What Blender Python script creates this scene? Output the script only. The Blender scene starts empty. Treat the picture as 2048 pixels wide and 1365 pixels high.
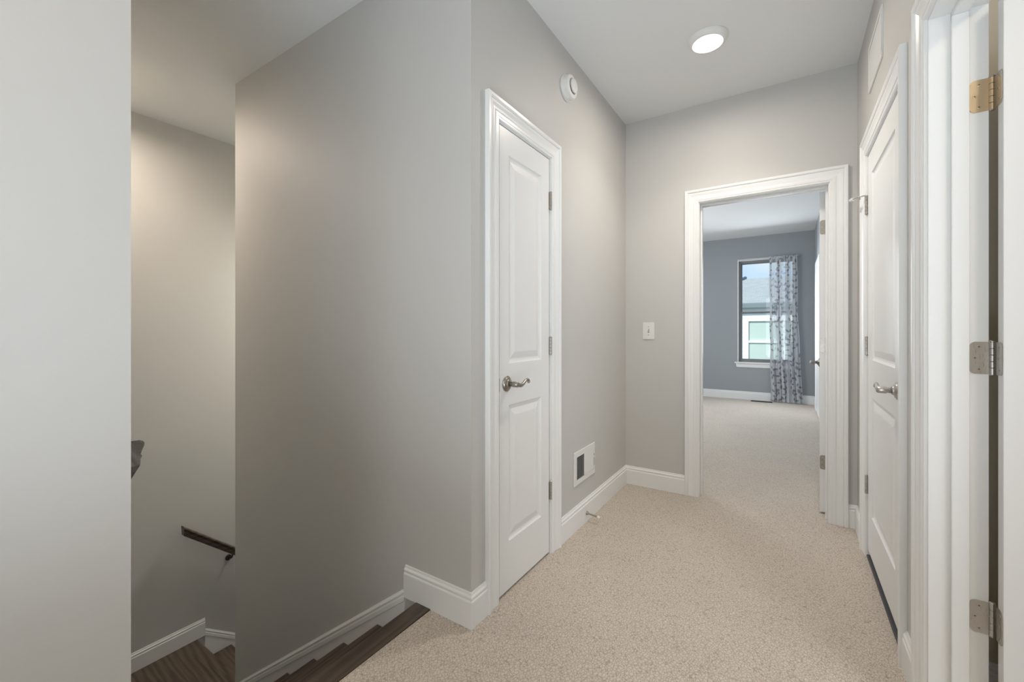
import bpy, math, random
from math import sin, cos, pi, radians
from mathutils import Vector, Matrix
random.seed(7)
SC = bpy.context.scene
COL = SC.collection

# ------------------------------------------------------------------ layout (metres)
H_CEIL = 2.73
XL, YE, YC, XR, XF = -1.038, 3.183, 1.303, 0.342, -3.935
X_NOSE, Y_NEAR = -1.242, 0.333
WT = 0.12                      # wall thickness
Y_BED = 8.12                   # far wall of the bedroom
LAND_Z = -1.288
BB = 0.135                     # baseboard height

# ------------------------------------------------------------------ materials
def new_mat(name):
    m = bpy.data.materials.new(name); m.use_nodes = True
    nt = m.node_tree; b = nt.nodes['Principled BSDF']
    return m, nt, b
def N(nt, t, **kw):
    n = nt.nodes.new(t)
    for k, v in kw.items():
        if k in n.inputs: n.inputs[k].default_value = v
        else: setattr(n, k, v)
    return n
def ramp(nt, stops):
    r = nt.nodes.new('ShaderNodeValToRGB'); e = r.color_ramp.elements
    while len(e) < len(stops): e.new(0.5)
    for i, (p, c) in enumerate(stops):
        e[i].position = p; e[i].color = (*c, 1) if len(c) == 3 else c
    return r
def paint(name, col, rough=0.6, var=0.02, bump=0.03, scale=60, spec=0.35):
    m, nt, b = new_mat(name); L = nt.links
    tc = N(nt, 'ShaderNodeTexCoord')
    n1 = N(nt, 'ShaderNodeTexNoise', Scale=1.7, Detail=3.0)
    L.new(tc.outputs['Object'], n1.inputs['Vector'])
    lo = tuple(c * (1 - var) for c in col); hi = tuple(min(1, c * (1 + var)) for c in col)
    r = ramp(nt, [(0.3, lo), (0.7, hi)])
    L.new(n1.outputs['Fac'], r.inputs['Fac']); L.new(r.outputs['Color'], b.inputs['Base Color'])
    n2 = N(nt, 'ShaderNodeTexNoise', Scale=float(scale), Detail=4.0)
    L.new(tc.outputs['Object'], n2.inputs['Vector'])
    bp = N(nt, 'ShaderNodeBump', Strength=bump, Distance=0.002)
    L.new(n2.outputs['Fac'], bp.inputs['Height']); L.new(bp.outputs['Normal'], b.inputs['Normal'])
    b.inputs['Roughness'].default_value = rough
    b.inputs['Specular IOR Level'].default_value = spec
    return m
M = {}
M['wall'] = paint('greige_wall_paint', (0.57, 0.562, 0.54), 0.55, 0.012, 0.05, 180)
M['wall_blue'] = paint('blue_grey_wall_paint', (0.33, 0.355, 0.375), 0.6, 0.012, 0.05, 180)
M['wall_warm'] = paint('cream_wall_paint', (0.62, 0.55, 0.43), 0.6, 0.012, 0.05, 180)
M['ceiling'] = paint('flat_ceiling_paint', (0.74, 0.745, 0.735), 0.85, 0.01, 0.06, 220, 0.15)
M['trim'] = paint('semi_gloss_white_trim', (0.82, 0.825, 0.815), 0.30, 0.008, 0.01, 40, 0.5)
M['door'] = paint('white_door_paint', (0.80, 0.805, 0.795), 0.33, 0.008, 0.03, 90, 0.5)
M['plastic'] = paint('white_plastic', (0.76, 0.76, 0.74), 0.35, 0.005, 0.0, 40, 0.5)
M['dark'] = paint('dark_slot', (0.03, 0.03, 0.03), 0.7, 0.02, 0.0, 40, 0.2)
M['register'] = paint('dark_brown_register', (0.06, 0.05, 0.045), 0.5, 0.05, 0.0, 40)
M['slate'] = paint('slate_threshold', (0.075, 0.075, 0.08), 0.6, 0.3, 0.3, 90)

def metal(name, col, rough=0.32):
    m, nt, b = new_mat(name); L = nt.links
    tc = N(nt, 'ShaderNodeTexCoord')
    mp = N(nt, 'ShaderNodeMapping'); mp.inputs['Scale'].default_value = (300, 300, 12)
    n = N(nt, 'ShaderNodeTexNoise', Scale=4.0, Detail=3.0)
    L.new(tc.outputs['Object'], mp.inputs['Vector']); L.new(mp.outputs['Vector'], n.inputs['Vector'])
    r = ramp(nt, [(0.3, (rough * .8,) * 3), (0.7, (rough * 1.25,) * 3)])
    L.new(n.outputs['Fac'], r.inputs['Fac']); L.new(r.outputs['Color'], b.inputs['Roughness'])
    b.inputs['Base Color'].default_value = (*col, 1); b.inputs['Metallic'].default_value = 1
    return m
M['nickel'] = metal('satin_nickel', (0.52, 0.50, 0.47))
M['nickel_reflect_tint'] = metal('satin_nickel_reflect_tint', (0.66, 0.53, 0.36), 0.38)  # same nickel, with the reflected warm light put into its base colour
M['pewter'] = metal('aged_pewter', (0.36, 0.335, 0.30), 0.30)
M['bronze'] = metal('dark_bronze', (0.10, 0.08, 0.07), 0.4)

def wood(name, axis, dark=(0.030, 0.021, 0.0155), light=(0.115, 0.083, 0.061), rough=0.35):
    m, nt, b = new_mat(name); L = nt.links
    tc = N(nt, 'ShaderNodeTexCoord'); mp = N(nt, 'ShaderNodeMapping')
    s = [14, 14, 14]; s[axis] = 1.1
    mp.inputs['Scale'].default_value = s
    L.new(tc.outputs['Object'], mp.inputs['Vector'])
    n0 = N(nt, 'ShaderNodeTexNoise', Scale=0.9, Detail=2.0, Distortion=0.6)
    L.new(mp.outputs['Vector'], n0.inputs['Vector'])
    w = N(nt, 'ShaderNodeTexWave', Scale=1.1, Distortion=7.0, Detail=3.0)
    w.bands_direction = 'DIAGONAL'
    w.inputs['Detail Scale'].default_value = 1.2
    L.new(mp.outputs['Vector'], w.inputs['Vector'])
    mp2 = N(nt, 'ShaderNodeMapping'); s2 = [220, 220, 220]; s2[axis] = 6
    mp2.inputs['Scale'].default_value = s2
    L.new(tc.outputs['Object'], mp2.inputs['Vector'])
    n2 = N(nt, 'ShaderNodeTexNoise', Scale=1.0, Detail=4.0)
    L.new(mp2.outputs['Vector'], n2.inputs['Vector'])
    mx = N(nt, 'ShaderNodeMix', data_type='FLOAT'); mx.inputs[0].default_value = 0.6
    L.new(w.outputs['Fac'], mx.inputs[2]); L.new(n2.outputs['Fac'], mx.inputs[3])
    mx2 = N(nt, 'ShaderNodeMix', data_type='FLOAT'); mx2.inputs[0].default_value = 0.3
    L.new(mx.outputs[0], mx2.inputs[2]); L.new(n0.outputs['Fac'], mx2.inputs[3])
    r = ramp(nt, [(0.2, dark), (0.8, light)])
    L.new(mx2.outputs[0], r.inputs['Fac']); L.new(r.outputs['Color'], b.inputs['Base Color'])
    bp = N(nt, 'ShaderNodeBump', Strength=0.15, Distance=0.001)
    L.new(n2.outputs['Fac'], bp.inputs['Height']); L.new(bp.outputs['Normal'], b.inputs['Normal'])
    b.inputs['Roughness'].default_value = rough
    return m
M['oak_y'] = wood('dark_oak_grain_y', 1)
M['oak_x'] = wood('dark_oak_grain_x', 0)
M['oak_rail'] = wood('weathered_grey_oak_rail', 0, (0.12, 0.11, 0.10), (0.32, 0.30, 0.275), 0.3)

def carpet():
    m, nt, b = new_mat('beige_loop_carpet'); L = nt.links
    tc = N(nt, 'ShaderNodeTexCoord')
    nw = N(nt, 'ShaderNodeTexNoise', Scale=45.0, Detail=2.0)
    L.new(tc.outputs['Object'], nw.inputs['Vector'])
    mxv = N(nt, 'ShaderNodeMix', data_type='VECTOR'); mxv.inputs[0].default_value = 0.018
    L.new(tc.outputs['Object'], mxv.inputs[4]); L.new(nw.outputs['Color'], mxv.inputs[5])
    mp = N(nt, 'ShaderNodeMapping'); mp.inputs['Scale'].default_value = (1, 0.72, 1); mp.inputs['Rotation'].default_value = (0, 0, radians(33))
    L.new(mxv.outputs[1], mp.inputs['Vector'])
    v = N(nt, 'ShaderNodeTexVoronoi', Scale=108.0, Randomness=0.75); v.feature = 'F1'
    L.new(mp.outputs['Vector'], v.inputs['Vector'])
    v2 = N(nt, 'ShaderNodeTexVoronoi', Scale=108.0, Randomness=0.75); v2.feature = 'DISTANCE_TO_EDGE'
    L.new(mp.outputs['Vector'], v2.inputs['Vector'])
    r = ramp(nt, [(0.0, (0.36, 0.305, 0.25)), (0.085, (0.60, 0.533, 0.46)), (0.5, (0.68, 0.61, 0.535))])
    L.new(v2.outputs['Distance'], r.inputs['Fac'])
    n = N(nt, 'ShaderNodeTexNoise', Scale=2.2, Detail=5.0, Roughness=0.6)
    L.new(tc.outputs['Object'], n.inputs['Vector'])
    r2 = ramp(nt, [(0.3, (0.93, 0.93, 0.93)), (0.7, (1, 1, 1))])
    L.new(n.outputs['Fac'], r2.inputs['Fac'])
    n3 = N(nt, 'ShaderNodeTexNoise', Scale=420.0, Detail=2.0)
    L.new(tc.outputs['Object'], n3.inputs['Vector'])
    r3 = ramp(nt, [(0.3, (0.93, 0.93, 0.93)), (0.7, (1.03, 1.03, 1.03))])
    L.new(n3.outputs['Fac'], r3.inputs['Fac'])
    m1 = N(nt, 'ShaderNodeMix', data_type='RGBA', blend_type='MULTIPLY'); m1.inputs[0].default_value = 1
    L.new(r.outputs['Color'], m1.inputs[6]); L.new(r2.outputs['Color'], m1.inputs[7])
    m2 = N(nt, 'ShaderNodeMix', data_type='RGBA', blend_type='MULTIPLY'); m2.inputs[0].default_value = 1
    L.new(m1.outputs[2], m2.inputs[6]); L.new(r3.outputs['Color'], m2.inputs[7])
    L.new(m2.outputs[2], b.inputs['Base Color'])
    bp = N(nt, 'ShaderNodeBump', Strength=0.6, Distance=0.004); bp.invert = True
    L.new(v.outputs['Distance'], bp.inputs['Height']); L.new(bp.outputs['Normal'], b.inputs['Normal'])
    b.inputs['Roughness'].default_value = 0.95; b.inputs['Specular IOR Level'].default_value = 0.1
    return m
M['carpet'] = carpet()

def emis(name, col, s):
    m, nt, b = new_mat(name)
    tc = N(nt, 'ShaderNodeTexCoord'); n = N(nt, 'ShaderNodeTexNoise', Scale=2.0)
    nt.links.new(tc.outputs['Object'], n.inputs['Vector'])
    r = ramp(nt, [(0, tuple(c * .97 for c in col)), (1, col)])
    nt.links.new(n.outputs['Fac'], r.inputs['Fac'])
    nt.links.new(r.outputs['Color'], b.inputs['Emission Color'])
    b.inputs['Base Color'].default_value = (*col, 1); b.inputs['Emission Strength'].default_value = s
    return m
M['lens'] = emis('lit_diffuser', (1, 0.98, 0.95), 3.0)
M['lens_warm'] = emis('lit_warm_diffuser', (1, 0.86, 0.62), 4.0)

def glass():
    m, nt, b = new_mat('window_glass')
    out = nt.nodes['Material Output']
    t = N(nt, 'ShaderNodeBsdfTransparent'); t.inputs['Color'].default_value = (0.95, 0.98, 0.97, 1)
    g = N(nt, 'ShaderNodeBsdfGlossy', Roughness=0.02)
    f = N(nt, 'ShaderNodeFresnel', IOR=1.45)
    mx = N(nt, 'ShaderNodeMixShader')
    nt.links.new(f.outputs[0], mx.inputs[0]); nt.links.new(t.outputs[0], mx.inputs[1]); nt.links.new(g.outputs[0], mx.inputs[2])
    nt.links.new(mx.outputs[0], out.inputs['Surface'])
    return m
M['glass'] = glass()

def curtain_mat():
    m, nt, b = new_mat('sheer_leaf_print'); L = nt.links
    out = nt.nodes['Material Output']; nt.nodes.remove(b)
    at = N(nt, 'ShaderNodeAttribute', attribute_name='leaf')
    tc = N(nt, 'ShaderNodeTexCoord')
    wv = N(nt, 'ShaderNodeTexNoise', Scale=500.0, Detail=2.0)
    L.new(tc.outputs['Object'], wv.inputs['Vector'])
    rc = ramp(nt, [(0, (0.66, 0.69, 0.73)), (1, (0.74, 0.76, 0.79))]); L.new(wv.outputs['Fac'], rc.inputs['Fac'])
    mc = N(nt, 'ShaderNodeMix', data_type='RGBA')
    L.new(at.outputs['Fac'], mc.inputs[0]); L.new(rc.outputs['Color'], mc.inputs[6]); mc.inputs[7].default_value = (0.31, 0.31, 0.345, 1)
    d = N(nt, 'ShaderNodeBsdfDiffuse'); tl = N(nt, 'ShaderNodeBsdfTranslucent'); tr = N(nt, 'ShaderNodeBsdfTransparent')
    L.new(mc.outputs[2], d.inputs['Color'])
    mt = N(nt, 'ShaderNodeMix', data_type='RGBA'); L.new(at.outputs['Fac'], mt.inputs[0]); L.new(rc.outputs['Color'], mt.inputs[6]); mt.inputs[7].default_value = (0.42, 0.41, 0.42, 1)
    L.new(mt.outputs[2], tl.inputs['Color'])
    m1 = N(nt, 'ShaderNodeMixShader'); m1.inputs[0].default_value = 0.35
    L.new(d.outputs[0], m1.inputs[1]); L.new(tl.outputs[0], m1.inputs[2])
    # grazing folds look denser than flat cloth
    lw = N(nt, 'ShaderNodeLayerWeight', Blend=0.35)
    op = N(nt, 'ShaderNodeMapRange'); op.inputs['To Min'].default_value = 0.60; op.inputs['To Max'].default_value = 0.95
    L.new(lw.outputs['Facing'], op.inputs['Value'])
    mo = N(nt, 'ShaderNodeMath', operation='MULTIPLY_ADD'); mo.inputs[1].default_value = 0.07
    L.new(at.outputs['Fac'], mo.inputs[0]); mo.use_clamp = True
    ly = N(nt, 'ShaderNodeAttribute', attribute_name='layers')      # gathered cloth overlaps itself in bands
    ml = N(nt, 'ShaderNodeMath', operation='MULTIPLY'); L.new(op.outputs[0], ml.inputs[0]); L.new(ly.outputs['Fac'], ml.inputs[1])
    L.new(ml.outputs[0], mo.inputs[2])
    m2 = N(nt, 'ShaderNodeMixShader')
    L.new(mo.outputs[0], m2.inputs[0]); L.new(tr.outputs[0], m2.inputs[1]); L.new(m1.outputs[0], m2.inputs[2])
    L.new(m2.outputs[0], out.inputs['Surface'])
    return m
M['curtain'] = curtain_mat()

def siding():
    m, nt, b = new_mat('pale_lap_siding'); L = nt.links
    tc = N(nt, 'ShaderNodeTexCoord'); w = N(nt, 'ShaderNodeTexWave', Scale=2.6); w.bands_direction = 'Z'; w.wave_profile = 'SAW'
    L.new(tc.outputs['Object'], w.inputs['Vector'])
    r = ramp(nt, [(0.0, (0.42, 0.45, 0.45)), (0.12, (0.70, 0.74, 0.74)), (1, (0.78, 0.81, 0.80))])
    L.new(w.outputs['Fac'], r.inputs['Fac']); L.new(r.outputs['Color'], b.inputs['Base Color']); b.inputs['Roughness'].default_value = 0.7
    return m
M['siding'] = siding()
def shingles():
    m, nt, b = new_mat('pale_grey_shingles'); L = nt.links
    tc = N(nt, 'ShaderNodeTexCoord'); br = N(nt, 'ShaderNodeTexBrick', Scale=4.0)
    br.inputs['Color1'].default_value = (0.40, 0.41, 0.37, 1); br.inputs['Color2'].default_value = (0.47, 0.48, 0.44, 1); br.inputs['Mortar'].default_value = (0.30, 0.32, 0.31, 1)
    br.inputs['Mortar Size'].default_value = 0.012; br.inputs['Row Height'].default_value = 0.3
    L.new(tc.outputs['Object'], br.inputs['Vector']); L.new(br.outputs['Color'], b.inputs['Base Color']); b.inputs['Roughness'].default_value = 0.9
    return m
M['shingles'] = shingles()
M['gutter'] = paint('grey_gutter', (0.20, 0.24, 0.25), 0.5, 0.05, 0.0, 40)
M['blind'] = paint('pale_green_blind', (0.50, 0.60, 0.53), 0.6, 0.03, 0.0, 40)
M['ext_trim'] = paint('exterior_white_trim', (0.85, 0.87, 0.86), 0.5, 0.02, 0.0, 40)
M['sash'] = paint('taupe_window_sash', (0.25, 0.25, 0.255), 0.45, 0.03, 0.0, 40)
M['grass'] = paint('lawn_grass', (0.10, 0.16, 0.06), 0.9, 0.3, 0.5, 30)

# ------------------------------------------------------------------ mesh building
class MB:
    def __init__(s): s.v = []; s.f = []; s.mi = []; s.sm = []
    def add(s, vs, fs, mi=0, smooth=False):
        o = len(s.v); s.v += [tuple(p) for p in vs]
        for f in fs: s.f.append([i + o for i in f]); s.mi.append(mi); s.sm.append(smooth)
        return s
    def box(s, x0, x1, y0, y1, z0, z1, mi=0):
        x0, x1 = min(x0, x1), max(x0, x1); y0, y1 = min(y0, y1), max(y0, y1); z0, z1 = min(z0, z1), max(z0, z1)
        vs = [(x0,y0,z0),(x1,y0,z0),(x1,y1,z0),(x0,y1,z0),(x0,y0,z1),(x1,y0,z1),(x1,y1,z1),(x0,y1,z1)]
        fs = [(0,3,2,1),(4,5,6,7),(0,1,5,4),(1,2,6,5),(2,3,7,6),(3,0,4,7)]
        return s.add(vs, fs, mi)
    def prism(s, poly, axis, a0, a1, mi=0, smooth=False):
        """poly: 2D points in the plane of the two other axes (cyclic order), extruded along axis."""
        n = len(poly)
        def P(p, a):
            return (a, p[0], p[1]) if axis == 0 else (p[0], a, p[1]) if axis == 1 else (p[0], p[1], a)
        vs = [P(p, a0) for p in poly] + [P(p, a1) for p in poly]
        s.add(vs, [tuple(range(n)), tuple(range(2*n-1, n-1, -1))], mi)
        s.add(vs, [(i, i+n, (i+1) % n + n, (i+1) % n) for i in range(n)], mi, smooth)
        return s
    def tube(s, pts, radii, n=12, mi=0, cap=True):
        pts = [Vector(p) for p in pts]; rings = []
        if not hasattr(radii, '__len__'): radii = [radii] * len(pts)
        t = (pts[1] - pts[0]).normalized()
        u = t.orthogonal().normalized()
        for i, p in enumerate(pts):
            t = (pts[min(i+1, len(pts)-1)] - pts[max(i-1, 0)]).normalized()
            u = (u - t * u.dot(t)).normalized(); w = t.cross(u)
            rings.append([p + (u * cos(2*pi*k/n) + w * sin(2*pi*k/n)) * radii[i] for k in range(n)])
        vs = [q for r in rings for q in r]; fs = []
        for i in range(len(pts) - 1):
            for k in range(n): fs.append((i*n+k, i*n+(k+1) % n, (i+1)*n+(k+1) % n, (i+1)*n+k))
        s.add(vs, fs, mi, True)
        if cap: s.add(vs, [tuple(reversed(range(n))), tuple(range((len(pts)-1)*n, len(pts)*n))], mi)
        return s
    def lathe(s, prof, origin, axis, n=32, mi=0):
        """prof: (radius, distance along axis)"""
        o = Vector(origin); a = Vector(axis).normalized(); u = a.orthogonal().normalized(); w = a.cross(u)
        vs = []
        for r, h in prof:
            for k in range(n): vs.append(o + a * h + (u * cos(2*pi*k/n) + w * sin(2*pi*k/n)) * max(r, 1e-5))
        fs = []
        for i in range(len(prof) - 1):
            for k in range(n): fs.append((i*n+k, i*n+(k+1) % n, (i+1)*n+(k+1) % n, (i+1)*n+k))
        s.add(vs, fs, mi, False)
        s.add(vs, [tuple(reversed(range(n))), tuple(range((len(prof)-1)*n, len(prof)*n))], mi)
        return s
    def build(s, name, mats, parent=None, bevel=0, recalc=True):
        me = bpy.data.meshes.new(name); me.from_pydata(s.v, [], s.f)
        if not isinstance(mats, (list, tuple)): mats = [mats]
        for m in mats: me.materials.append(M[m])
        me.polygons.foreach_set('material_index', s.mi); me.polygons.foreach_set('use_smooth', s.sm)
        me.update()
        if recalc:
            import bmesh
            bm = bmesh.new(); bm.from_mesh(me)
            bmesh.ops.remove_doubles(bm, verts=bm.verts, dist=1e-6)
            bmesh.ops.recalc_face_normals(bm, faces=bm.faces); bm.to_mesh(me); bm.free()
        o = bpy.data.objects.new(name, me); COL.objects.link(o)
        if parent: o.parent = parent
        if bevel:
            b = o.modifiers.new('bevel', 'BEVEL'); b.width = bevel; b.segments = 2; b.limit_method = 'ANGLE'; b.angle_limit = radians(40)
        return o
def tag(o, label=None, cat=None, group=None, kind=None):
    if label: o['label'] = label
    if cat: o['category'] = cat
    if group: o['group'] = group
    if kind: o['kind'] = kind
    return o
def empty(name, loc, rz=0, **kw):
    e = bpy.data.objects.new(name, None); COL.objects.link(e); e.location = loc; e.rotation_euler = (0, 0, rz)
    e.empty_display_size = 0.1
    return tag(e, **kw)
def st(o, label, cat): return tag(o, label, cat, kind='structure')

# ------------------------------------------------------------------ room shell
OP_L = (1.488, 1.958, 2.052)           # closet opening in the left wall  (y0,y1,ztop)
OP_R1 = (2.045, 2.815, 2.052)          # closed door in the right wall
OP_R2 = (0.90, 1.690, 2.060)           # open door in the right wall
OP_E = (-0.515, 0.205, 2.045)          # doorway in the end wall (x0,x1)

E_ = 0.014                     # rough openings are this much larger than the finished ones
m = MB(); x0, x1 = XL - WT, XL
m.box(x0, x1, YC, OP_L[0]-E_, 0, H_CEIL); m.box(x0, x1, OP_L[1]+E_, YE, 0, H_CEIL); m.box(x0, x1, OP_L[0]-E_, OP_L[1]+E_, OP_L[2]+E_, H_CEIL)
st(m.build('wall_left', 'wall'), 'greige hallway wall around the narrow closet door', 'wall')
m = MB().box(-2.952, XL - WT, YC, YC + WT, -3.2, H_CEIL)
st(m.build('wall_stair', 'wall'), 'broad greige wall rising beside the descending stairs', 'wall')
m = MB().box(-2.952, -2.952 + WT, YC + WT, 5.0, -3.2, H_CEIL)
st(m.build('wall_stair_return', 'wall'), 'wall beside the lower flight, behind the broad stair wall', 'wall')
m = MB().box(XF - WT, XF, Y_NEAR - WT, 5.0, -3.2, H_CEIL)
st(m.build('wall_stairwell', 'wall'), 'warm lit stairwell wall behind the landing handrail', 'wall')
m = MB().box(XF, X_NOSE - WT, Y_NEAR - WT, Y_NEAR, -3.2, H_CEIL)
st(m.build('wall_near_stair', 'wall'), 'near side wall of the stairwell carrying the upper handrail', 'wall')
m = MB().box(X_NOSE - WT, X_NOSE, -2.6, Y_NEAR, -0.3, H_CEIL)
st(m.build('wall_foreground', 'wall'), 'pale grey wall filling the left foreground', 'wall')
m = MB().box(XF - WT, -2.952 + WT, 5.0, 5.0 + WT, -3.2, H_CEIL)
st(m.build('wall_stair_end', 'wall'), 'end wall of the lower stair flight', 'wall')
m = MB()
m.box(XL - WT, OP_E[0]-E_, YE, YE + WT, 0, H_CEIL); m.box(OP_E[1]+E_, XR + WT, YE, YE + WT, 0, H_CEIL); m.box(OP_E[0]-E_, OP_E[1]+E_, YE, YE + WT, OP_E[2]+E_, H_CEIL)
st(m.build('wall_end', 'wall'), 'greige end wall with the bedroom doorway and light switch', 'wall')
m = MB(); a, b_ = XR, XR + WT
m.box(a, b_, OP_R1[1]+E_, YE, 0, H_CEIL); m.box(a, b_, OP_R1[0]-E_, OP_R1[1]+E_, OP_R1[2]+E_, H_CEIL)
m.box(a, b_, OP_R2[1]+E_, OP_R1[0]-E_, 0, H_CEIL); m.box(a, b_, OP_R2[0]-E_, OP_R2[1]+E_, OP_R2[2]+E_, H_CEIL); m.box(a, b_, -2.6, OP_R2[0]-E_, 0, H_CEIL)
st(m.build('wall_right', 'wall'), 'greige hallway wall on the right holding two doors', 'wall')
st(MB().box(X_NOSE - WT, XR + WT, -2.6 - WT, -2.6, 0, H_CEIL).build('wall_back', 'wall'), 'hallway wall behind the camera', 'wall')
# bedroom
WX0, WX1, WZ0, WZ1 = -0.715, 0.125, 0.625, 2.345
m = MB()
m.box(-2.6, WX0, Y_BED, Y_BED + .16, 0, H_CEIL); m.box(WX1, 0.352, Y_BED, Y_BED + .16, 0, H_CEIL)
m.box(WX0, WX1, Y_BED, Y_BED + .16, 0, WZ0); m.box(WX0, WX1, Y_BED, Y_BED + .16, WZ1, H_CEIL)
st(m.build('wall_bedroom_far', 'wall_blue'), 'blue-grey bedroom wall around the window', 'wall')
st(MB().box(0.352, 0.352 + WT, YE + WT, Y_BED + .16, 0, H_CEIL).build('wall_bedroom_right', 'wall_blue'), 'bedroom side wall behind the open door', 'wall')
st(MB().box(-2.6 - WT, -2.6, YE + WT, Y_BED + .16, 0, H_CEIL).build('wall_bedroom_left', 'wall_blue'), 'bedroom side wall left of the doorway', 'wall')
st(MB().box(-2.6, XL - WT, YE, YE + WT, 0, H_CEIL).build('wall_bedroom_near', 'wall_blue'), 'bedroom wall backing onto the closet', 'wall')
# side room on the right
st(MB().box(XR + WT, 2.6, 1.905, 1.905 + WT, 0, H_CEIL).build('wall_side_room_far', 'wall_warm'), 'cream wall seen in the gap beside the open door', 'wall')
st(MB().box(2.6, 2.6 + WT, -1.2, 1.905 + WT, 0, H_CEIL).build('wall_side_room_right', 'wall_warm'), 'side room outer wall', 'wall')
st(MB().box(XR + WT, 2.6, -1.2 - WT, -1.2, 0, H_CEIL).build('wall_side_room_near', 'wall_warm'), 'side room near wall', 'wall')
st(MB().box(XR + WT + .7, XR + WT + .8, 1.905 + WT, YE, 0, H_CEIL).build('wall_closet_back', 'wall'), 'back wall of the right hand closet', 'wall')
# ceiling and floors
st(MB().box(XF - WT, 2.75, -2.75, Y_BED + .16, H_CEIL, H_CEIL + .2).build('ceiling', 'ceiling'), 'flat off-white ceiling', 'ceiling')
m = MB(); m.box(X_NOSE, 2.75, -2.75, YC, -0.25, 0); m.box(XL - WT, 2.75, YC, YE, -0.25, 0); m.box(-2.6, 2.75, YE, Y_BED, -0.25, 0)
st(m.build('floor', 'carpet'), 'beige textured loop carpet through hallway and bedroom', 'carpet')

# ------------------------------------------------------------------ trims
def casing(name, mapf, a0, a1, zt, w=0.088, z0=0.0, lab='', reveal=0.006):
    """mapf(a, z, n) -> world; n = distance out of the wall"""
    prof = [(0.0, 0.0), (0.0, 0.008), (0.004, 0.0105), (0.012, 0.0105), (0.0135, 0.0125), (0.026, 0.0125), (0.034, 0.0105), (0.044, 0.0115),
            (0.056, 0.0155), (0.064, 0.0165), (0.067, 0.0145), (0.069, 0.0185), (0.074, 0.0215), (w - .002, 0.0215), (w, 0.019), (w, 0.0)]
    a0 -= reveal; a1 += reveal; zt += reveal
    m = MB(); vs = []
    for (ax, zx, sx, sz) in ((a0, z0, -1, 0), (a0, zt, -1, 1), (a1, zt, 1, 1), (a1, z0, 1, 0)):
        for (o, t) in prof: vs.append(mapf(ax + sx*o, zx + sz*o, t))
    n = len(prof); fs = []
    for k in range(3):
        for i in range(n - 1): fs.append((k*n+i, k*n+i+1, (k+1)*n+i+1, (k+1)*n+i))
    fs.append(tuple(range(n))); fs.append(tuple(range(3*n, 4*n)))
    m.add(vs, fs)
    return st(m.build(name, 'trim'), lab, 'door casing')
def jamb(parent, mapf, a0, a1, zt, depth=WT, t=0.0, stop_at=None, stop_w=0.035):
    """jamb boards lining an opening; n goes negative into the wall"""
    def bx(m, A0, A1, Z0, Z1, N0, N1):
        c = [mapf(a, z, n) for a in (A0, A1) for z in (Z0, Z1) for n in (N0, N1)]
        xs, ys, zs = zip(*c); m.box(min(xs), max(xs), min(ys), max(ys), min(zs), max(zs))
    T = 0.018
    T = 0.0135
    m = MB(); bx(m, a0 - T, a0, 0, zt, 0.0004, -depth - .0004); bx(m, a1, a1 + T, 0, zt, 0.0004, -depth - .0004); bx(m, a0 - T, a1 + T, zt, zt + T, 0.0004, -depth - .0004)
    m.build('jamb', 'trim', parent)
    if stop_at is not None:
        m = MB(); s0, s1 = -stop_at, -stop_at - stop_w
        bx(m, a0, a0 + .011, 0, zt - .011, s0, s1); bx(m, a1 - .011, a1, 0, zt - .011, s0, s1); bx(m, a0, a1, zt - .011, zt, s0, s1)
        m.build('door_stop_moulding', 'trim', parent, bevel=0.002)
mapL = lambda a, z, n: (XL + n, a, z)
mapR = lambda a, z, n: (XR - n, a, z)
mapE = lambda a, z, n: (a, YE - n, z)
t1 = casing('trim_1', mapL, *OP_L, lab='white moulded casing around the narrow closet door')
jamb(t1, mapL, *OP_L, stop_at=0.042)
t2 = casing('trim_2', mapE, *OP_E, lab='white moulded casing around the bedroom doorway')
jamb(t2, mapE, *OP_E, stop_at=0.045)
t3 = casing('trim_3', mapR, *OP_R1, lab='white moulded casing around the closed door on the right')
jamb(t3, mapR, *OP_R1, stop_at=0.042)
t4 = casing('trim_4', mapR, *OP_R2, lab='white moulded casing around the open door at right edge')
jamb(t4, mapR, *OP_R2, stop_at=0.045, stop_w=0.036)

BBP = [(0, 0), (0.0145, 0), (0.0145, 0.100), (0.0135, 0.104), (0.0105, 0.107), (0.0105, 0.112), (0.0125, 0.116), (0.0115, 0.121), (0.007, 0.126), (0.005, 0.135), (0, 0.135)]
def baseboard(name, p0, p1, nrm, m0=0, m1=0, z=0, mat='trim', lab='white moulded baseboard', zs=1.0, parent=None):
    p0, p1, nv = Vector((*p0, 0)), Vector((*p1, 0)), Vector((*nrm, 0)); d = (p1 - p0).normalized()
    n = len(BBP); vs = []
    for p, mm, s in ((p0, m0, -1), (p1, m1, 1)):
        for (o, h) in BBP:
            q = p + nv * o + d * (s * mm * o); vs.append((q.x, q.y, z + h * zs))
    m = MB().add(vs, [(i, (i+1) % n, (i+1) % n + n, i + n) for i in range(n)] + [tuple(range(n)), tuple(range(2*n-1, n-1, -1))])
    o = m.build(name, mat, parent)
    return o if parent else st(o, lab, 'baseboard')
cw = 0.094   # casing outer offset from opening
baseboard('baseboard_stair', (-1.401, YC), (XL, YC), (0, -1), 0, 1, lab='short white baseboard wrapping the corner at the top of the stairs')
baseboard('baseboard_left_near', (XL, YC), (XL, OP_L[0] - cw), (1, 0), 1, 0, lab='tiny white baseboard piece between the corner and closet casing')
baseboard('baseboard_left', (XL, OP_L[1] + cw), (XL, YE), (1, 0), 0, -1, lab='white baseboard below the wall register')
baseboard('baseboard_end', (XL, YE), (OP_E[0] - cw, YE), (0, -1), -1, 0, lab='white baseboard below the light switch')
baseboard('baseboard_end_right', (OP_E[1] + cw, YE), (XR, YE), (0, -1), 0, -1, lab='tiny white baseboard right of the bedroom doorway')
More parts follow.
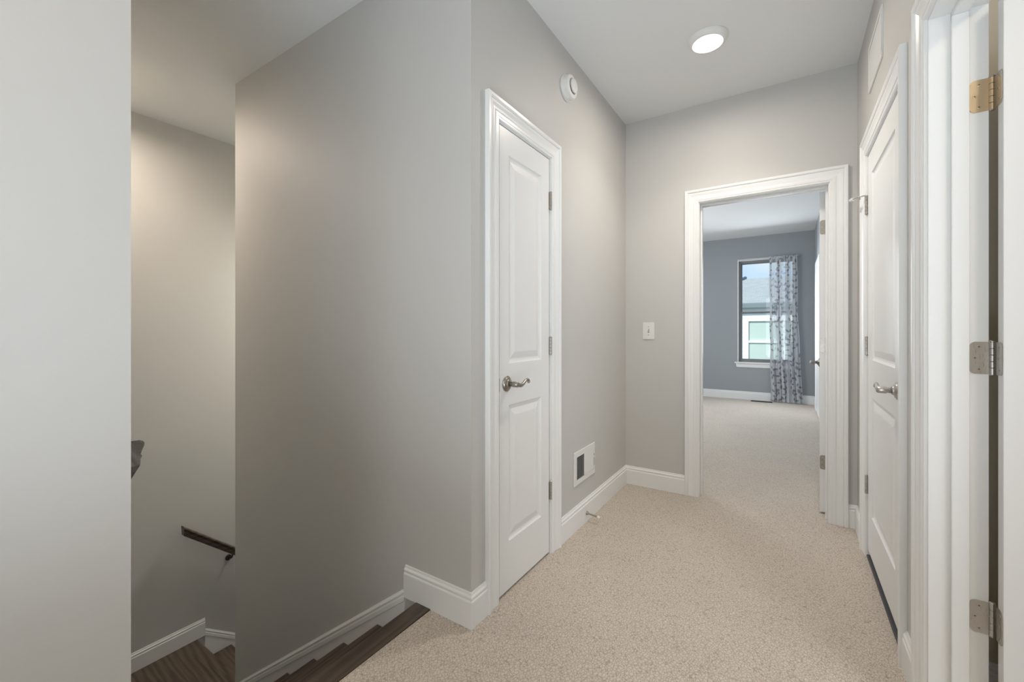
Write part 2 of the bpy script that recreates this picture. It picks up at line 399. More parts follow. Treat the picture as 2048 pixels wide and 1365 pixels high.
baseboard('baseboard_right_far', (XR, YE), (XR, OP_R1[1] + cw), (-1, 0), -1, 0, lab='white baseboard between the end wall and closed door')
baseboard('baseboard_right', (XR, OP_R1[0] - cw), (XR, OP_R2[1] + cw), (-1, 0), 0, 0, lab='white baseboard piece between the two right hand doors')
baseboard('baseboard_bedroom_far', (-2.6, Y_BED), (0.352, Y_BED), (0, -1), -1, -1, lab='white baseboard under the bedroom window')
baseboard('baseboard_bedroom_right', (0.352, Y_BED), (0.352, 7.62), (-1, 0), -1, 0, lab='white baseboard in the far right bedroom corner')
baseboard('baseboard_side_room', (XR + WT, 1.905), (2.6, 1.905), (0, -1), 0, 0, lab='white baseboard glimpsed behind the open door')
baseboard('baseboard_landing', (XF, Y_NEAR), (XF, 1.512), (1, 0), 0, 0, z=LAND_Z, lab='white baseboard along the stair landing')
baseboard('baseboard_foreground', (X_NOSE, -2.6), (X_NOSE, Y_NEAR), (1, 0), 0, 0, lab='white baseboard under the left foreground wall')

# ------------------------------------------------------------------ staircase
RISE, RUN = 0.184, 0.25
stair = empty('staircase', (-1.333, 0.8, 0), label='upper flight of dark oak stairs going down beside the broad wall', cat='stairs')
def L(o):  # re-express world-space mesh in the parent's frame
    o.matrix_parent_inverse = Matrix.Translation(-Vector(o.parent.location)); return o
def nose(x0, x1, z, T=0.028):
    """profile (x,z) of a tread whose rounded nosing is at x0 (lower side), back at x1"""
    r = T / 2
    pts = [(x1, z), (x1, z - T)]
    pts += [(x0 + r - r * sin(a), z - r - r * cos(a)) for a in [pi * k / 8 for k in range(9)]]
    return pts
ys0, ys1 = Y_NEAR + .014, YC - .0135
L(MB().prism(nose(-1.333, X_NOSE - .001, 0.004), 1, ys0, ys1).build('landing_nosing', 'oak_y', stair))
for k in range(0, 7):
    xn = -1.333 - RUN * k
    zt = -RISE * k
    L(MB().box(xn + .025, xn + .040, ys0, ys1, zt - RISE, zt - .025).build('riser', 'trim', stair))
    if k:
        L(MB().prism(nose(xn, xn + RUN + .030, zt), 1, ys0, ys1).build('tread', 'oak_y', stair))
# landing with its nosing toward the lower flight
xl1 = -1.333 - RUN * 6 + .025
L(MB().box(XF + .001, xl1, Y_NEAR + .001, YC - .001, LAND_Z - .028, LAND_Z).build('landing', 'oak_x', stair))
def nose_y(y0, y1, z, T=0.028):   # rounded at y1 (front), back at y0
    r = T / 2
    return [(y0, z), (y0, z - T)] + [(y1 - r + r * sin(a), z - r - r * cos(a)) for a in [pi * k / 8 for k in range(9)]]
xlo0, xlo1 = XF + .014, -2.952 - .001
stair = empty('staircase', ((xlo0+xlo1)/2, 1.46, LAND_Z), label='lower stair flight turning down from the landing past the dark handrail', cat='stairs')
L(MB().box(XF + .001, xlo1, YC - .001, 1.44, LAND_Z - .028, LAND_Z).build('landing', 'oak_x', stair))
L(MB().prism(nose_y(1.44, 1.462, LAND_Z), 0, xlo0, xlo1).build('landing_nosing', 'oak_x', stair))
for k in range(0, 7):
    yn = 1.462 + .245 * k; zt = LAND_Z - .19 * k
    L(MB().box(xlo0, xlo1, yn - .04, yn - .025, zt - .19, zt - .025).build('riser', 'trim', stair))
    if k: L(MB().prism(nose_y(yn - .275, yn, zt), 0, xlo0, xlo1).build('tread', 'oak_x', stair))
# sloping skirt boards (structure)
def skirt(name, p0, p1, nrm, drop, lab):
    """p0,p1 = (x,y,ztop) ends of the top edge; moulded cap then flat board dropping by drop"""
    prof = [(0, 0), (0.004, 0), (0.006, -.008), (0.011, -.012), (0.0115, -.018), (0.008, -.021), (0.008, -.027), (0.013, -.031), (0.013, -.052), (0.0095, -.055), (0.0095, -drop), (0, -drop)]
    nv = Vector((*nrm, 0)); n = len(prof); vs = []
    for p in (p0, p1):
        for (o, h) in prof: q = Vector(p) + nv * o; vs.append((q.x, q.y, q.z + h))
    m = MB().add(vs, [(i, (i+1) % n, (i+1) % n + n, i + n) for i in range(n)] + [tuple(range(n)), tuple(range(2*n-1, n-1, -1))])
    return st(m.build(name, 'trim'), lab, 'skirt board')
skirt('trim_5', (-1.401, YC, 0.034), (-2.952, YC, 0.034 - 1.551 * .7285), (0, -1), 0.50, 'long white sloping skirt board beside the upper stairs')
skirt('trim_6', (XF, 1.512, -1.235), (XF, 4.9, -1.235 - 3.388 * .776), (1, 0), 0.45, 'short white sloping skirt board below the landing')
skirt('trim_7', (-1.401, Y_NEAR, 0.034), (-2.952, Y_NEAR, 0.034 - 1.551 * .7285), (0, 1), 0.50, 'hidden skirt board on the near side of the stairs')
baseboard('baseboard_stair_corner_near', (-1.36, Y_NEAR), (X_NOSE, Y_NEAR), (0, 1), 0, 0, lab='white baseboard at the near top of the stairs')

# handrails
def rail_profile():
    h = [(0.0, 0.0), (0.020, -0.001), (0.028, -0.005), (0.031, -0.011), (0.030, -0.017), (0.025, -0.030), (0.0225, -0.040), (0.0255, -0.043), (0.0255, -0.047), (0.0225, -0.050), (0.0215, -0.070), (0, -0.070)]
    return h + [(-a, b) for a, b in reversed(h[1:-1])]
def rail(name, p0, p1, side, mat, label):
    """p0 upper end top centre, p1 lower end; profile vertical"""
    p0, p1 = Vector(p0), Vector(p1); pr = rail_profile(); n = len(pr); sv = Vector((*side, 0))
    vs = []
    for p in (p0, p1):
        for a, b in pr: vs.append(p - p0 + sv * a + Vector((0, 0, b)))
    r = empty(name, p0, label=label, cat='handrail')
    m = MB().add(vs, [(i, (i+1) % n, (i+1) % n + n, i + n) for i in range(n)] + [tuple(range(n)), tuple(range(2*n-1, n-1, -1))])
    m.build('rail', mat, r, bevel=0.0015)
    return r
def bracket(parent, at, wall_dir, dist):
    """bracket from the wall to the underside of the rail; at = rail underside point, local"""
    a = Vector(at); w = Vector((*wall_dir, 0))
    b = MB(); q = a + w * dist + Vector((0, 0, -.055))
    b.tube([a, a + Vector((0, 0, -.02)), a + w * .015 + Vector((0, 0, -.04)), a + w * dist * .6 + Vector((0, 0, -.053)), q], [.006, .006, .0065, .0065, .007], 10)
    b.lathe([(0.024, 0), (0.024, 0.004), (0.018, 0.008), (0.009, 0.010)], q, -w, 20)
    b.build('bracket', 'bronze', parent)
s1 = 0.736
hr = rail('handrail', (-1.455, Y_NEAR + .055, 0.868), (-1.455 - 2.2, Y_NEAR + .055, 0.868 - 2.2 * s1), (0, 1), 'oak_rail', 'grey-brown stair handrail end poking past the left foreground wall')
for dx in (0.35, 1.2, 1.95): bracket(hr, (-dx, 0, -dx * s1 - .062), (0, -1), .054)
hr = rail('handrail', (XF + .075, 1.338, -0.330), (XF + .075, 1.338 + 2.6, -0.330 - 2.6 * .86), (1, 0), 'oak_y', 'dark brown handrail sloping down the stairwell wall above the landing')
for dy in (0.345, 1.3, 2.3): bracket(hr, (0, dy, -dy * .86 - .062), (-1, 0), .074)

# ------------------------------------------------------------------ doors
def leaf_mesh(w, h, t, panels, mi=0):
    """panelled leaf: x 0..w, z 0..h, front y=0 (towards -y), back y=t"""
    m = MB()
    xs = sorted(set([0, w] + [p[0] for p in panels] + [p[1] for p in panels]))
    zs = sorted(set([0, h] + [p[2] for p in panels] + [p[3] for p in panels]))
    ring = [(0, 0), (0.005, 0.005), (0.010, 0.0075), (0.016, 0.0085), (0.020, 0.0085), (0.048, 0.0015), (0.052, 0.001)]
    for side in (0, 1):
        Y = (lambda d: d) if side == 0 else (lambda d: t - d)
        for i in range(len(xs) - 1):
            for j in range(len(zs) - 1):
                a0, a1, c0, c1 = xs[i], xs[i+1], zs[j], zs[j+1]
                if any(abs(a0-p[0]) < 1e-6 and abs(a1-p[1]) < 1e-6 and abs(c0-p[2]) < 1e-6 and abs(c1-p[3]) < 1e-6 for p in panels):
                    vs = []
                    for o, d in ring: vs += [(a0+o, Y(d), c0+o), (a1-o, Y(d), c0+o), (a1-o, Y(d), c1-o), (a0+o, Y(d), c1-o)]
                    fs = []
                    for k in range(len(ring) - 1):
                        for q in range(4): fs.append((k*4+q, k*4+(q+1) % 4, (k+1)*4+(q+1) % 4, (k+1)*4+q))
                    K = (len(ring)-1)*4; fs.append((K, K+1, K+2, K+3)); m.add(vs, fs, mi)
                else:
                    m.add([(a0, Y(0), c0), (a1, Y(0), c0), (a1, Y(0), c1), (a0, Y(0), c1)], [(0, 1, 2, 3)], mi)
    # edges, split at the same lines
    for z in (0, h):
        for i in range(len(xs)-1): m.add([(xs[i], 0, z), (xs[i+1], 0, z), (xs[i+1], t, z), (xs[i], t, z)], [(0, 1, 2, 3)], mi)
    for x in (0, w):
        for j in range(len(zs)-1): m.add([(x, 0, zs[j]), (x, 0, zs[j+1]), (x, t, zs[j+1]), (x, t, zs[j])], [(0, 1, 2, 3)], mi)
    return m
def lever(parent, x, z, yface, out, dr, mat='pewter', lab=None):
    """out = -1 front (towards -y) or +1; dr = +1/-1 direction of the lever along x"""
    m = MB().tube([(x, yface + out * .012, z), (x, yface + out * .030, z), (x, yface + out * .034, z), (x, yface + out * .058, z), (x, yface + out * .062, z)], [.0115, .010, .0125, .0125, .008], 18)
    yy = yface + out * .050
    raw = [(0.0, 0, .0115), (.012, -.002, .0112), (.026, -.006, .0098), (.040, -.0085, .0085), (.054, -.0055, .0078), (.068, .003, .0072), (.080, .0105, .0068), (.092, .0135, .0064), (.101, .0115, .0062), (.107, .006, .0062), (.109, .001, .0058)]
    m.tube([(x + dr * a, yy, z + b) for a, b, c in raw], [c for a, b, c in raw], 14)
    m.lathe([(0.002, -.007), (.006, -.004), (.0072, 0), (.006, .004), (.002, .007)], (x + dr * .106, yy, z + .002), (0, 1, 0), 14)
    h = m.build('lever_handle', mat, parent)
    if lab: h['label'] = lab
    r = MB().lathe([(.034, 0), (.0345, .003), (.032, .005), (.030, .0045), (.0275, .0085), (.024, .0105), (.019, .011), (.0165, .014), (.0155, .0175)], (x, yface, z), (0, out, 0), 36)
    r.build('rose', mat, h)
def rplate(m, P, W, Hh, T, r=0.012, round_left=True, mi=0):
    """plate in local 2D (u along width, v height) mapped by P(u,v,n); corners rounded on the u=0 side"""
    pts = [(W, -Hh/2), (W, Hh/2)]
    pts += [(r - r * sin(a), Hh/2 - r + r * cos(a)) for a in [pi/2*k/6 for k in range(7)]]
    pts += [(r - r * cos(a), -Hh/2 + r - r * sin(a)) for a in [pi/2*k/6 for k in range(7)]]
    n = len(pts); vs = [P(u, v, 0) for u, v in pts] + [P(u, v, T) for u, v in pts]
    m.add(vs, [tuple(range(n)), tuple(range(2*n-1, n-1, -1))] + [(i, (i+1) % n, (i+1) % n+n, i+n) for i in range(n)], mi)
def knuckles(m, x, y, zc, hh=0.089, r=0.0068, mi=0, mdark=1):
    seg = hh / 5
    for k in range(5):
        z0 = zc - hh/2 + k*seg
        m.lathe([(r*.9, 0.0004), (r, 0.0012), (r, seg - .0012), (r*.9, seg - .0004)], (x, y, z0), (0, 0, 1), 16, mi)
    m.lathe([(r*.72, 0), (r*.72, hh)], (x, y, zc - hh/2), (0, 0, 1), 12, mdark)
def pin_tips(m, x, y, zc, hh=0.089, r=0.0068):
    m.lathe([(r*1.0, 0), (r*1.05, .0015), (r*.9, .0035), (r*.5, .0055), (.0008, .0062)], (x, y, zc + hh/2), (0, 0, 1), 16)
    m.lathe([(r*.9, 0), (r*.9, -.0015), (r*.6, -.003), (.0008, -.004)], (x, y, zc - hh/2), (0, 0, 1), 16)
def screw(parent, P, mat='nickel'):
    """P(u,v,n) maps around the screw centre"""
    m = MB(); n = 18
    rings = [(.0042, 0), (.0042, .0007), (.0036, .0011)]
    vs = [P(r*cos(2*pi*k/n), r*sin(2*pi*k/n), h) for r, h in rings for k in range(n)]
    fs = [(i*n+k, i*n+(k+1) % n, (i+1)*n+(k+1) % n, (i+1)*n+k) for i in range(2) for k in range(n)] + [tuple(range(2*n, 3*n))]
    m.add(vs, fs)
    for a, b in ((.0024, .0005), (.0005, .0024)):
        m.add([P(-a, -b, .00125), (P(a, -b, .00125)), P(a, b, .00125), P(-a, b, .00125)], [(0, 1, 2, 3)], 1)
    m.build('screw', [mat, 'dark'], parent, recalc=False)
def hinge_closed(door, x, z, dr):
    """hinge seen on a closed door that opens toward the viewer: barrel proud of the face, slim plate edges"""
    m = MB(); knuckles(m, x, -.006, z)
    m.box(x - dr * .004, x + dr * .013, -.0022, .001, z - .0445, z + .0445)
    h = m.build('hinge', ['nickel', 'dark'], door)
    p = MB(); pin_tips(p, x, -.006, z); p.build('hinge_pin', 'nickel', h)
    return h
PAN = lambda w, s0, s1: [(s0, w - s1, 0.213, 0.817), (s0, w - s1, 1.003, 1.927)]

# narrow closet door in the left wall
w = 0.451
d1 = empty('door_1', (XL - .001, 1.497, 0.011), radians(90), label='narrow white two-panel closet door with curved lever', cat='door', kind='structure')
leaf_mesh(w, 2.036, .035, PAN(w, .074, .080)).build('door_leaf', 'door', d1)
lever(d1, 0.056, 0.914, 0, -1, +1)
for z in (1.822, 1.069, 0.318): hinge_closed(d1, w + .009, z, -1)
MB().box(-.0015, .0012, -.0006, .020, .885, .943).build('latch_plate', 'pewter', d1)

# closed door in the right wall
w = 0.762
d2 = empty('door_2', (XR - .001 + .003, OP_R1[1] - .004, 0.040), radians(-90), label='closed white two-panel door beside the bedroom doorway', cat='door', kind='structure')
leaf_mesh(w, 2.008, .035, [(.112, w - .112, .20, .79), (.112, w - .112, .975, 1.895)]).build('door_leaf', 'door', d2)
lever(d2, w - .060, 0.895, 0, -1, -1, 'nickel')
hs = [hinge_closed(d2, -.006, z, 1) for z in (1.762, 1.04, 0.33)]
# hinge-pin door stop riding on the top hinge
m = MB(); zz = 1.762 + .049
m.tube([(-.006, -.006, zz), (-.004, -.016, zz + .002), (-.012, -.034, zz + .001), (-.030, -.050, zz), (-.048, -.058, zz)], .0030, 10)
m.lathe([(.008, 0), (.008, .004)], (-.006, -.006, zz - .002), (0, 0, 1), 16)
m.tube([(-.012, -.034, zz), (-.016, -.030, zz - .012)], .0028, 8)
hp = m.build('pin_stop_arm', 'nickel', hs[0])
m = MB().tube([(-.040, -.055, zz), (-.062, -.064, zz)], [.0085, .0085], 14)
tag(m.build('rubber_bumper', 'plastic', hs[0]), 'white rubber bumper')

# slate-dark strip under that door
st(MB().box(XR - .004, XR + .10, OP_R1[0] - .0, OP_R1[1] + .0, 0.0, 0.013).build('trim_8', 'slate', bevel=.003), 'dark threshold strip under the closed right hand door', 'threshold')

# bedroom door, swung open into the bedroom
w = 0.712
d3 = empty('door_3', (0.2035, YE + WT + .012, 0.012), radians(87.0), label='white bedroom door swung open, seen edge-on in the doorway', cat='door', kind='structure')
leaf_mesh(w, 2.026, .035, [(.11, w - .11, .21, .81), (.11, w - .11, 1.0, 1.91)]).build('door_leaf', 'door', d3)
lever(d3, w - .060, 0.905, .035, +1, -1, 'pewter'); lever(d3, w - .060, 0.905, 0, -1, -1, 'pewter')
for z in (1.80, 1.055, 0.315):
    m = MB(); knuckles(m, -.006, -.008, z)
    rplate(m, lambda u, v, n, z=z: (-.0002 - n, .0335 - u, z + v), .036, .089, .0018)
    h = m.build('hinge', ['pewter', 'dark'], d3)
    for (u, v) in ((.010, .030), (.006, 0), (.010, -.030)):
        screw(h, lambda a, b, n, u=u, v=v, z=z: (-.0018 - n, .0335 - u - a - .004, z + v + b))
    p = MB(); pin_tips(p, -.006, -.008, z); p.build('hinge_pin', 'nickel', h)

# open door at the right edge of the picture
w = 0.765
DX, DY = 0.4745, 1.6365
d4 = empty('door_4', (DX, DY, 0.012), radians(0.0), label='white door standing open at the right edge of the view', cat='door', kind='structure')
leaf_mesh(w, 2.034, .035, [(.112, w - .112, .21, .81), (.112, w - .112, 1.0, 1.92)]).build('door_leaf', 'door', d4, bevel=.0012)
lever(d4, w - .060, 0.905, 0, -1, -1, 'pewter'); lever(d4, w - .060, 0.905, .035, 1, -1, 'pewter')
for z, mt in ((1.797, 'nickel_reflect_tint'), (1.072, 'nickel'), (0.356, 'nickel')):
    m = MB(); kx, ky = XR + WT + .006 - DX, OP_R2[1] - .003 - DY
    knuckles(m, kx, ky, z, mi=0)
    # jamb-side plate, rounded corners away from the barrel, lying on the jamb face
    rplate(m, lambda u, v, n, z=z: (XR + WT - .037 + u - DX, OP_R2[1] - .0002 - n - DY, z + v), .040, .089, .0022)
    # leaf-side plate on the hinge edge of the door
    m2 = MB(); rplate(m2, lambda u, v, n, z=z: (-.0002 - n, .003 + u, z + v), .034, .089, .0022)
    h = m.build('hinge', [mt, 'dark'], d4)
    if mt == 'nickel_reflect_tint': h['label'] = 'upper nickel hinge with a warm reflection put into its colour'
    m2.build('leaf_plate', 'nickel', h)
    for (u, v) in ((.018, .031), (.010, 0), (.018, -.031)):
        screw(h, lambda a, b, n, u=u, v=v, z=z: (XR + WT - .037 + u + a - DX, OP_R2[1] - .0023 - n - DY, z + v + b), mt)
        screw(h, lambda a, b, n, u=u, v=v, z=z: (-.0023 - n, .003 + .034 - (u - .004) - a - .008, z + v + b))
    p = MB(); pin_tips(p, kx, ky, z); p.build('hinge_pin', 'nickel', h)

# distant door casing on the bedroom side wall
mapB = lambda a, z, n: (0.352 - n, a, z)
t9 = casing('trim_9', mapB, 6.70, 7.50, 2.04, lab='white casing on the bedroom side wall beyond the open door')
st(MB().box(.340, .352, 6.70, 7.50, 0.012, 2.04).build('door_5', 'door'), 'white closet door on the bedroom side wall', 'door')

# ------------------------------------------------------------------ bedroom window
win = empty('window_1', ((WX0+WX1)/2, Y_BED, WZ0), label='tall single-hung bedroom window half covered by a curtain', cat='window', kind='structure')
def W(o): o.matrix_parent_inverse = Matrix.Translation(-Vector(win.location)); return o
m = MB(); q = .014
m.box(WX0, WX0+q, Y_BED - .002, Y_BED + .16, WZ0, WZ1); m.box(WX1-q, WX1, Y_BED - .002, Y_BED + .16, WZ0, WZ1); m.box(WX0+q, WX1-q, Y_BED - .002, Y_BED + .16, WZ1-q, WZ1)
W(m.build('window_return', 'trim', win))
m = MB(); fx0, fx1, fz0, fz1 = WX0+q, WX1-q, WZ0+.005, WZ1-q; fw = .030; ya, yb = Y_BED + .060, Y_BED + .14
m.box(fx0, fx0+fw, ya, yb, fz0, fz1); m.box(fx1-fw, fx1, ya, yb, fz0, fz1); m.box(fx0+fw, fx1-fw, ya, yb, fz1-fw, fz1); m.box(fx0+fw, fx1-fw, ya, yb, fz0, fz0+fw)
W(m.build('window_frame', 'sash', win))
ZM = 1.462
def sash(z0, z1, y0, mw):
    a0, a1 = fx0+fw, fx1-fw; m = MB(); y1 = y0 + .03
    m.box(a0, a0+mw, y0, y1, z0, z1); m.box(a1-mw, a1, y0, y1, z0, z1); m.box(a0+mw, a1-mw, y0, y1, z1-mw, z1); m.box(a0+mw, a1-mw, y0, y1, z0, z0+mw)
    s = W(m.build('sash', 'sash', win))
    p = MB().box(a0+mw, a1-mw, y0+.012, y0+.016, z0+mw, z1-mw).build('pane', 'glass', s)
    p.matrix_parent_inverse = s.matrix_parent_inverse.copy(); p.matrix_parent_inverse = Matrix.Translation(-Vector(win.location)) @ Matrix() if False else Matrix()
    return s
sash(fz0+fw, ZM + .016, Y_BED + .066, .020); sash(ZM - .014, fz1-fw, Y_BED + .100, .018)
m = MB(); m.box(WX0 - .045, WX1 + .045, Y_BED - .035, Y_BED + .075, WZ0 - .020, WZ0 + .004)
W(m.build('window_sill', 'trim', win, bevel=.004))
m = MB(); m.prism([(WX0 - .03, WZ0 - .020), (WX1 + .03, WZ0 - .020), (WX1 + .015, WZ0 - .085), (WX0 - .015, WZ0 - .085)], 1, Y_BED - .014, Y_BED)
W(m.build('apron', 'trim', win, bevel=.002))

# curtain rod and sheer curtain
rod = MB().tube([(WX0 + .01, Y_BED - .035, 2.352), (WX1 + .02, Y_BED - .035, 2.352)], .005, 10)
rod.tube([(WX1 + .02, Y_BED - .035, 2.352), (WX1 + .024, Y_BED, 2.352)], .005, 8); rod.tube([(WX0 + .01, Y_BED - .035, 2.352), (WX0 + .006, Y_BED, 2.352)], .005, 8)
tag(rod.build('curtain_rod', 'plastic'), 'thin white rod across the top of the bedroom window', 'curtain rod')
NX, NZ = 150, 600
CW_CLOTH = 0.52      # cloth width for the print
grid = [[0.0] * (NX + 1) for _ in range(NZ + 1)]
CH = 2.36
def stamp(cx, cz, ang, ln, wd):
    ca, sa = cos(ang), sin(ang)
    i0, i1 = int((cx - ln) / CW_CLOTH * NX), int((cx + ln) / CW_CLOTH * NX) + 1
    j0, j1 = int((cz - ln) / CH * NZ), int((cz + ln) / CH * NZ) + 1
    for j in range(max(0, j0), min(NZ, j1) + 1):
        for i in range(max(0, i0), min(NX, i1) + 1):
            dx, dz = i / NX * CW_CLOTH - cx, j / NZ * CH - cz
            u, v = dx * ca + dz * sa, -dx * sa + dz * ca
            t = u / ln
            if abs(t) < 1:
                hw = wd * (1 - t * t) * (1 - 0.25 * t)
                if abs(v) < hw: grid[j][i] = max(grid[j][i], min(1.0, (hw - abs(v)) / 0.003))
for sx in range(5):
    z = random.uniform(-.05, .05); x = (sx + .5) / 5 * CW_CLOTH
    ph = random.uniform(0, 6.28)
    while z < CH:
        xx = x + .030 * sin(z * 9 + ph)
        lean = .9 * cos(z * 5 + ph)
        for sd in (-1, 1):
            if random.random() < .15: continue
            a = pi/2 + lean - sd * random.uniform(.45, 1.05)
            ln = random.uniform(.030, .042)
            stamp(xx + cos(a) * (ln + .008), z + sin(a) * (ln + .006), a, ln, ln * .46)
        z += random.uniform(.078, .11)
vs, lf, dens = [], [], []
def lerp(a, b, t): return a + (b - a) * t
for j in range(NZ + 1):
    z = j / NZ * CH; t = z / CH
    # edges of the gathered cloth (x), narrow at the rod and flaring below the sill
    xl = lerp(-.237, -.262, t) + .004 * sin(z * 9)
    k = max(0, (1.55 - z)) / 1.55
    xr = .130 + .066 * (k ** 1.1) + .003 * sin(z * 7 + 1)
    for i in range(NX + 1):
        s = i / NX
        amp = lerp(.013, .019, 1 - t)
        ss = s + .012 * sin(s * 21 + z * .6) + .006 * sin(2 * pi * s * 6.5 + .8)
        y = amp * sin(2*pi*s*6.5 + .5 * sin(z * 1.3)) + .006 * sin(2*pi*s*15 + z * .9) + .008 * sin(s * 5 + z * 1.7) * (1 - t)
        if z > CH - .04: y = y * .55 + .002 * sin(s * 160)
        yb = Y_BED - .060
        vs.append((lerp(xl, xr, min(1, max(0, ss))), yb + y, .012 + z * (2.347/CH) + .004 * sin(s * 40) * (1 if j == NZ else 0))); lf.append(grid[j][i]); dens.append(min(1.45, max(.62, 1.05 + .55 * sin(s * 19 + 1.0 + .5 * sin(z * 1.1)) + (.6 if s > .82 else 0) + (.7 * (1 - min(1, z / .62)) if z < .62 else 0))))
fs = [(j*(NX+1)+i, j*(NX+1)+i+1, (j+1)*(NX+1)+i+1, (j+1)*(NX+1)+i) for j in range(NZ) for i in range(NX)]
m = MB().add(vs, fs, 0, True)
cur = m.build('curtain', 'curtain', recalc=False)
at = cur.data.attributes.new('leaf', 'FLOAT', 'POINT'); at.data.foreach_set('value', lf)
at2 = cur.data.attributes.new('layers', 'FLOAT', 'POINT'); at2.data.foreach_set('value', dens)
tag(cur, 'sheer white curtain printed with grey leaves over half the bedroom window', 'curtain')

# floor register under the window
fr = empty('floor_register', (-.36, 7.99, 0), label='dark floor register on the carpet below the bedroom window', cat='vent')
m = MB(); m.box(-.15, .15, -.05, -.042, 0, .007); m.box(-.15, .15, .042, .05, 0, .007); m.box(-.15, -.14, -.042, .042, 0, .007); m.box(.14, .15, -.042, .042, 0, .007)
m.build('frame', 'register', fr)
m = MB()
for k in range(20): m.box(-.137 + k * .0145, -.133 + k * .0145, -.042, .042, 0, .005)
m.box(-.14, .14, -.002, .002, 0, .006)
m.build('grille', 'register', fr)

# ------------------------------------------------------------------ hall fittings
# surface LED disc in the ceiling
cl = empty('ceiling_light', (-.362, 2.485, H_CEIL), label='lit round white disc light on the hallway ceiling', cat='ceiling light')
MB().lathe([(.100, 0), (.101, -.004), (.097, -.012), (.086, -.024), (.079, -.028), (.0755, -.028), (.0755, -.020)], (0, 0, 0), (0, 0, 1), 64).build('trim_ring', 'plastic', cl)
MB().lathe([(.0754, -.0282), (.06, -.0292), (.03, -.0300), (.0005, -.0302)], (0, 0, 0), (0, 0, 1), 64).build('diffuser', 'lens', cl)

# smoke detector on the left wall
sd = empty('smoke_detector', (XL, 2.150, 2.512), label='round white smoke detector high on the left wall', cat='smoke detector')
MB().lathe([(.072, 0), (.0725, .006), (.071, .009)], (0, 0, 0), (1, 0, 0), 48).build('base', 'plastic', sd)
MB().lathe([(.068, .009), (.067, .012), (.066, .030), (.062, .038), (.056, .041), (.040, .0415), (.040, .036)], (0, 0, 0), (1, 0, 0), 48).build('housing', 'plastic', sd)
m = MB().lathe([(.0415, .0412), (.0415, .0422), (.034, .0424)], (0, 0, 0), (1, 0, 0), 40, 1)
for k in range(30):
    a = 2*pi*k/30
    if k % 10 == 0: continue
    c, s_ = cos(a), sin(a)
    m.add([(.042 , .0355*c - .001*s_, .0355*s_ + .001*c), (.042, .0410*c - .001*s_, .0410*s_ + .001*c), (.0470, .0395*c + .001*s_, .0395*s_ - .001*c), (.0470, .0355*c + .001*s_, .0355*s_ - .001*c)], [(0, 1, 2, 3)], 0)
m.build('vent_ring', ['plastic', 'dark'], sd)
MB().lathe([(.034, .0415), (.0345, .048), (.037, .0485), (.037, .0515), (.033, .0545), (.018, .0555), (.0005, .0558)], (0, 0, 0), (1, 0, 0), 40).build('cap', 'plastic', sd)
MB().lathe([(.006, .0556), (.0055, .0568), (.0005, .0570)], (0, .012, 0), (1, 0, 0), 16).build('test_button', 'plastic', sd)

# supply register low on the left wall
y0, y1, z0, z1 = 2.243, 2.556, .254, .449
vr = empty('wall_register', (XL, (y0+y1)/2, (z0+z1)/2), label='white wall register with dark louvres low on the left wall', cat='vent')
hw, hh = (y1-y0)/2, (z1-z0)/2
m = MB(); b_ = .030
for (ya, yb, za, zb) in ((-hw, hw, -hh, -hh+b_), (-hw, hw, hh-b_, hh), (-hw, -hw+b_+.008, -hh+b_, hh-b_), (hw-b_-.008, hw, -hh+b_, hh-b_), (-.009, .009, -hh+b_, hh-b_)):
    m.box(0, .007, ya, yb, za, zb)
m.build('frame', 'plastic', vr, bevel=.002)
MB().box(.0002, .0008, -hw+.03, hw-.03, -hh+b_, hh-b_).build('backing', 'dark', vr)
for side in (-1, 1):
    m = MB(); a0 = (-hw+b_+.008) if side < 0 else .009; a1 = -.009 if side < 0 else (hw-b_-.008); nL = 9; stp = (a1-a0)/nL
    for k in range(nL):
        c = a0 + (k+.5)*stp; tl = .0055
        # louvre blades angled away from each other on the two halves
        yo0, yo1 = (c + tl*.9, c - tl*.9) if side < 0 else (c - tl*1.05, c + tl*1.05)
        yo0, yo1 = (c + .0036, c - .0024) if side < 0 else (c - .0060, c + .0060)
        m.add([(.001, yo0, -hh+b_), (.001, yo0 + .0009, -hh+b_), (.0062, yo1 + .0009, -hh+b_), (.0062, yo1, -hh+b_),
               (.001, yo0, hh-b_), (.001, yo0 + .0009, hh-b_), (.0062, yo1 + .0009, hh-b_), (.0062, yo1, hh-b_)],
              [(0,1,2,3),(7,6,5,4),(0,4,5,1),(1,5,6,2),(2,6,7,3),(3,7,4,0)])
    m.build('louvres', 'plastic', vr)
m = MB().box(.006, .008, hw-.020, hw-.016, -.045, .030, 1); m.box(.006, .017, hw-.021, hw-.015, .006, .016, 0)
m.build('damper_lever', ['plastic', 'dark'], vr)
for s_ in (-1, 1): MB().lathe([(.0035, 0), (.003, .0012), (.0005, .0015)], (.007, s_*(hw-.010), 0), (1, 0, 0), 12).build('screw', 'plastic', vr)

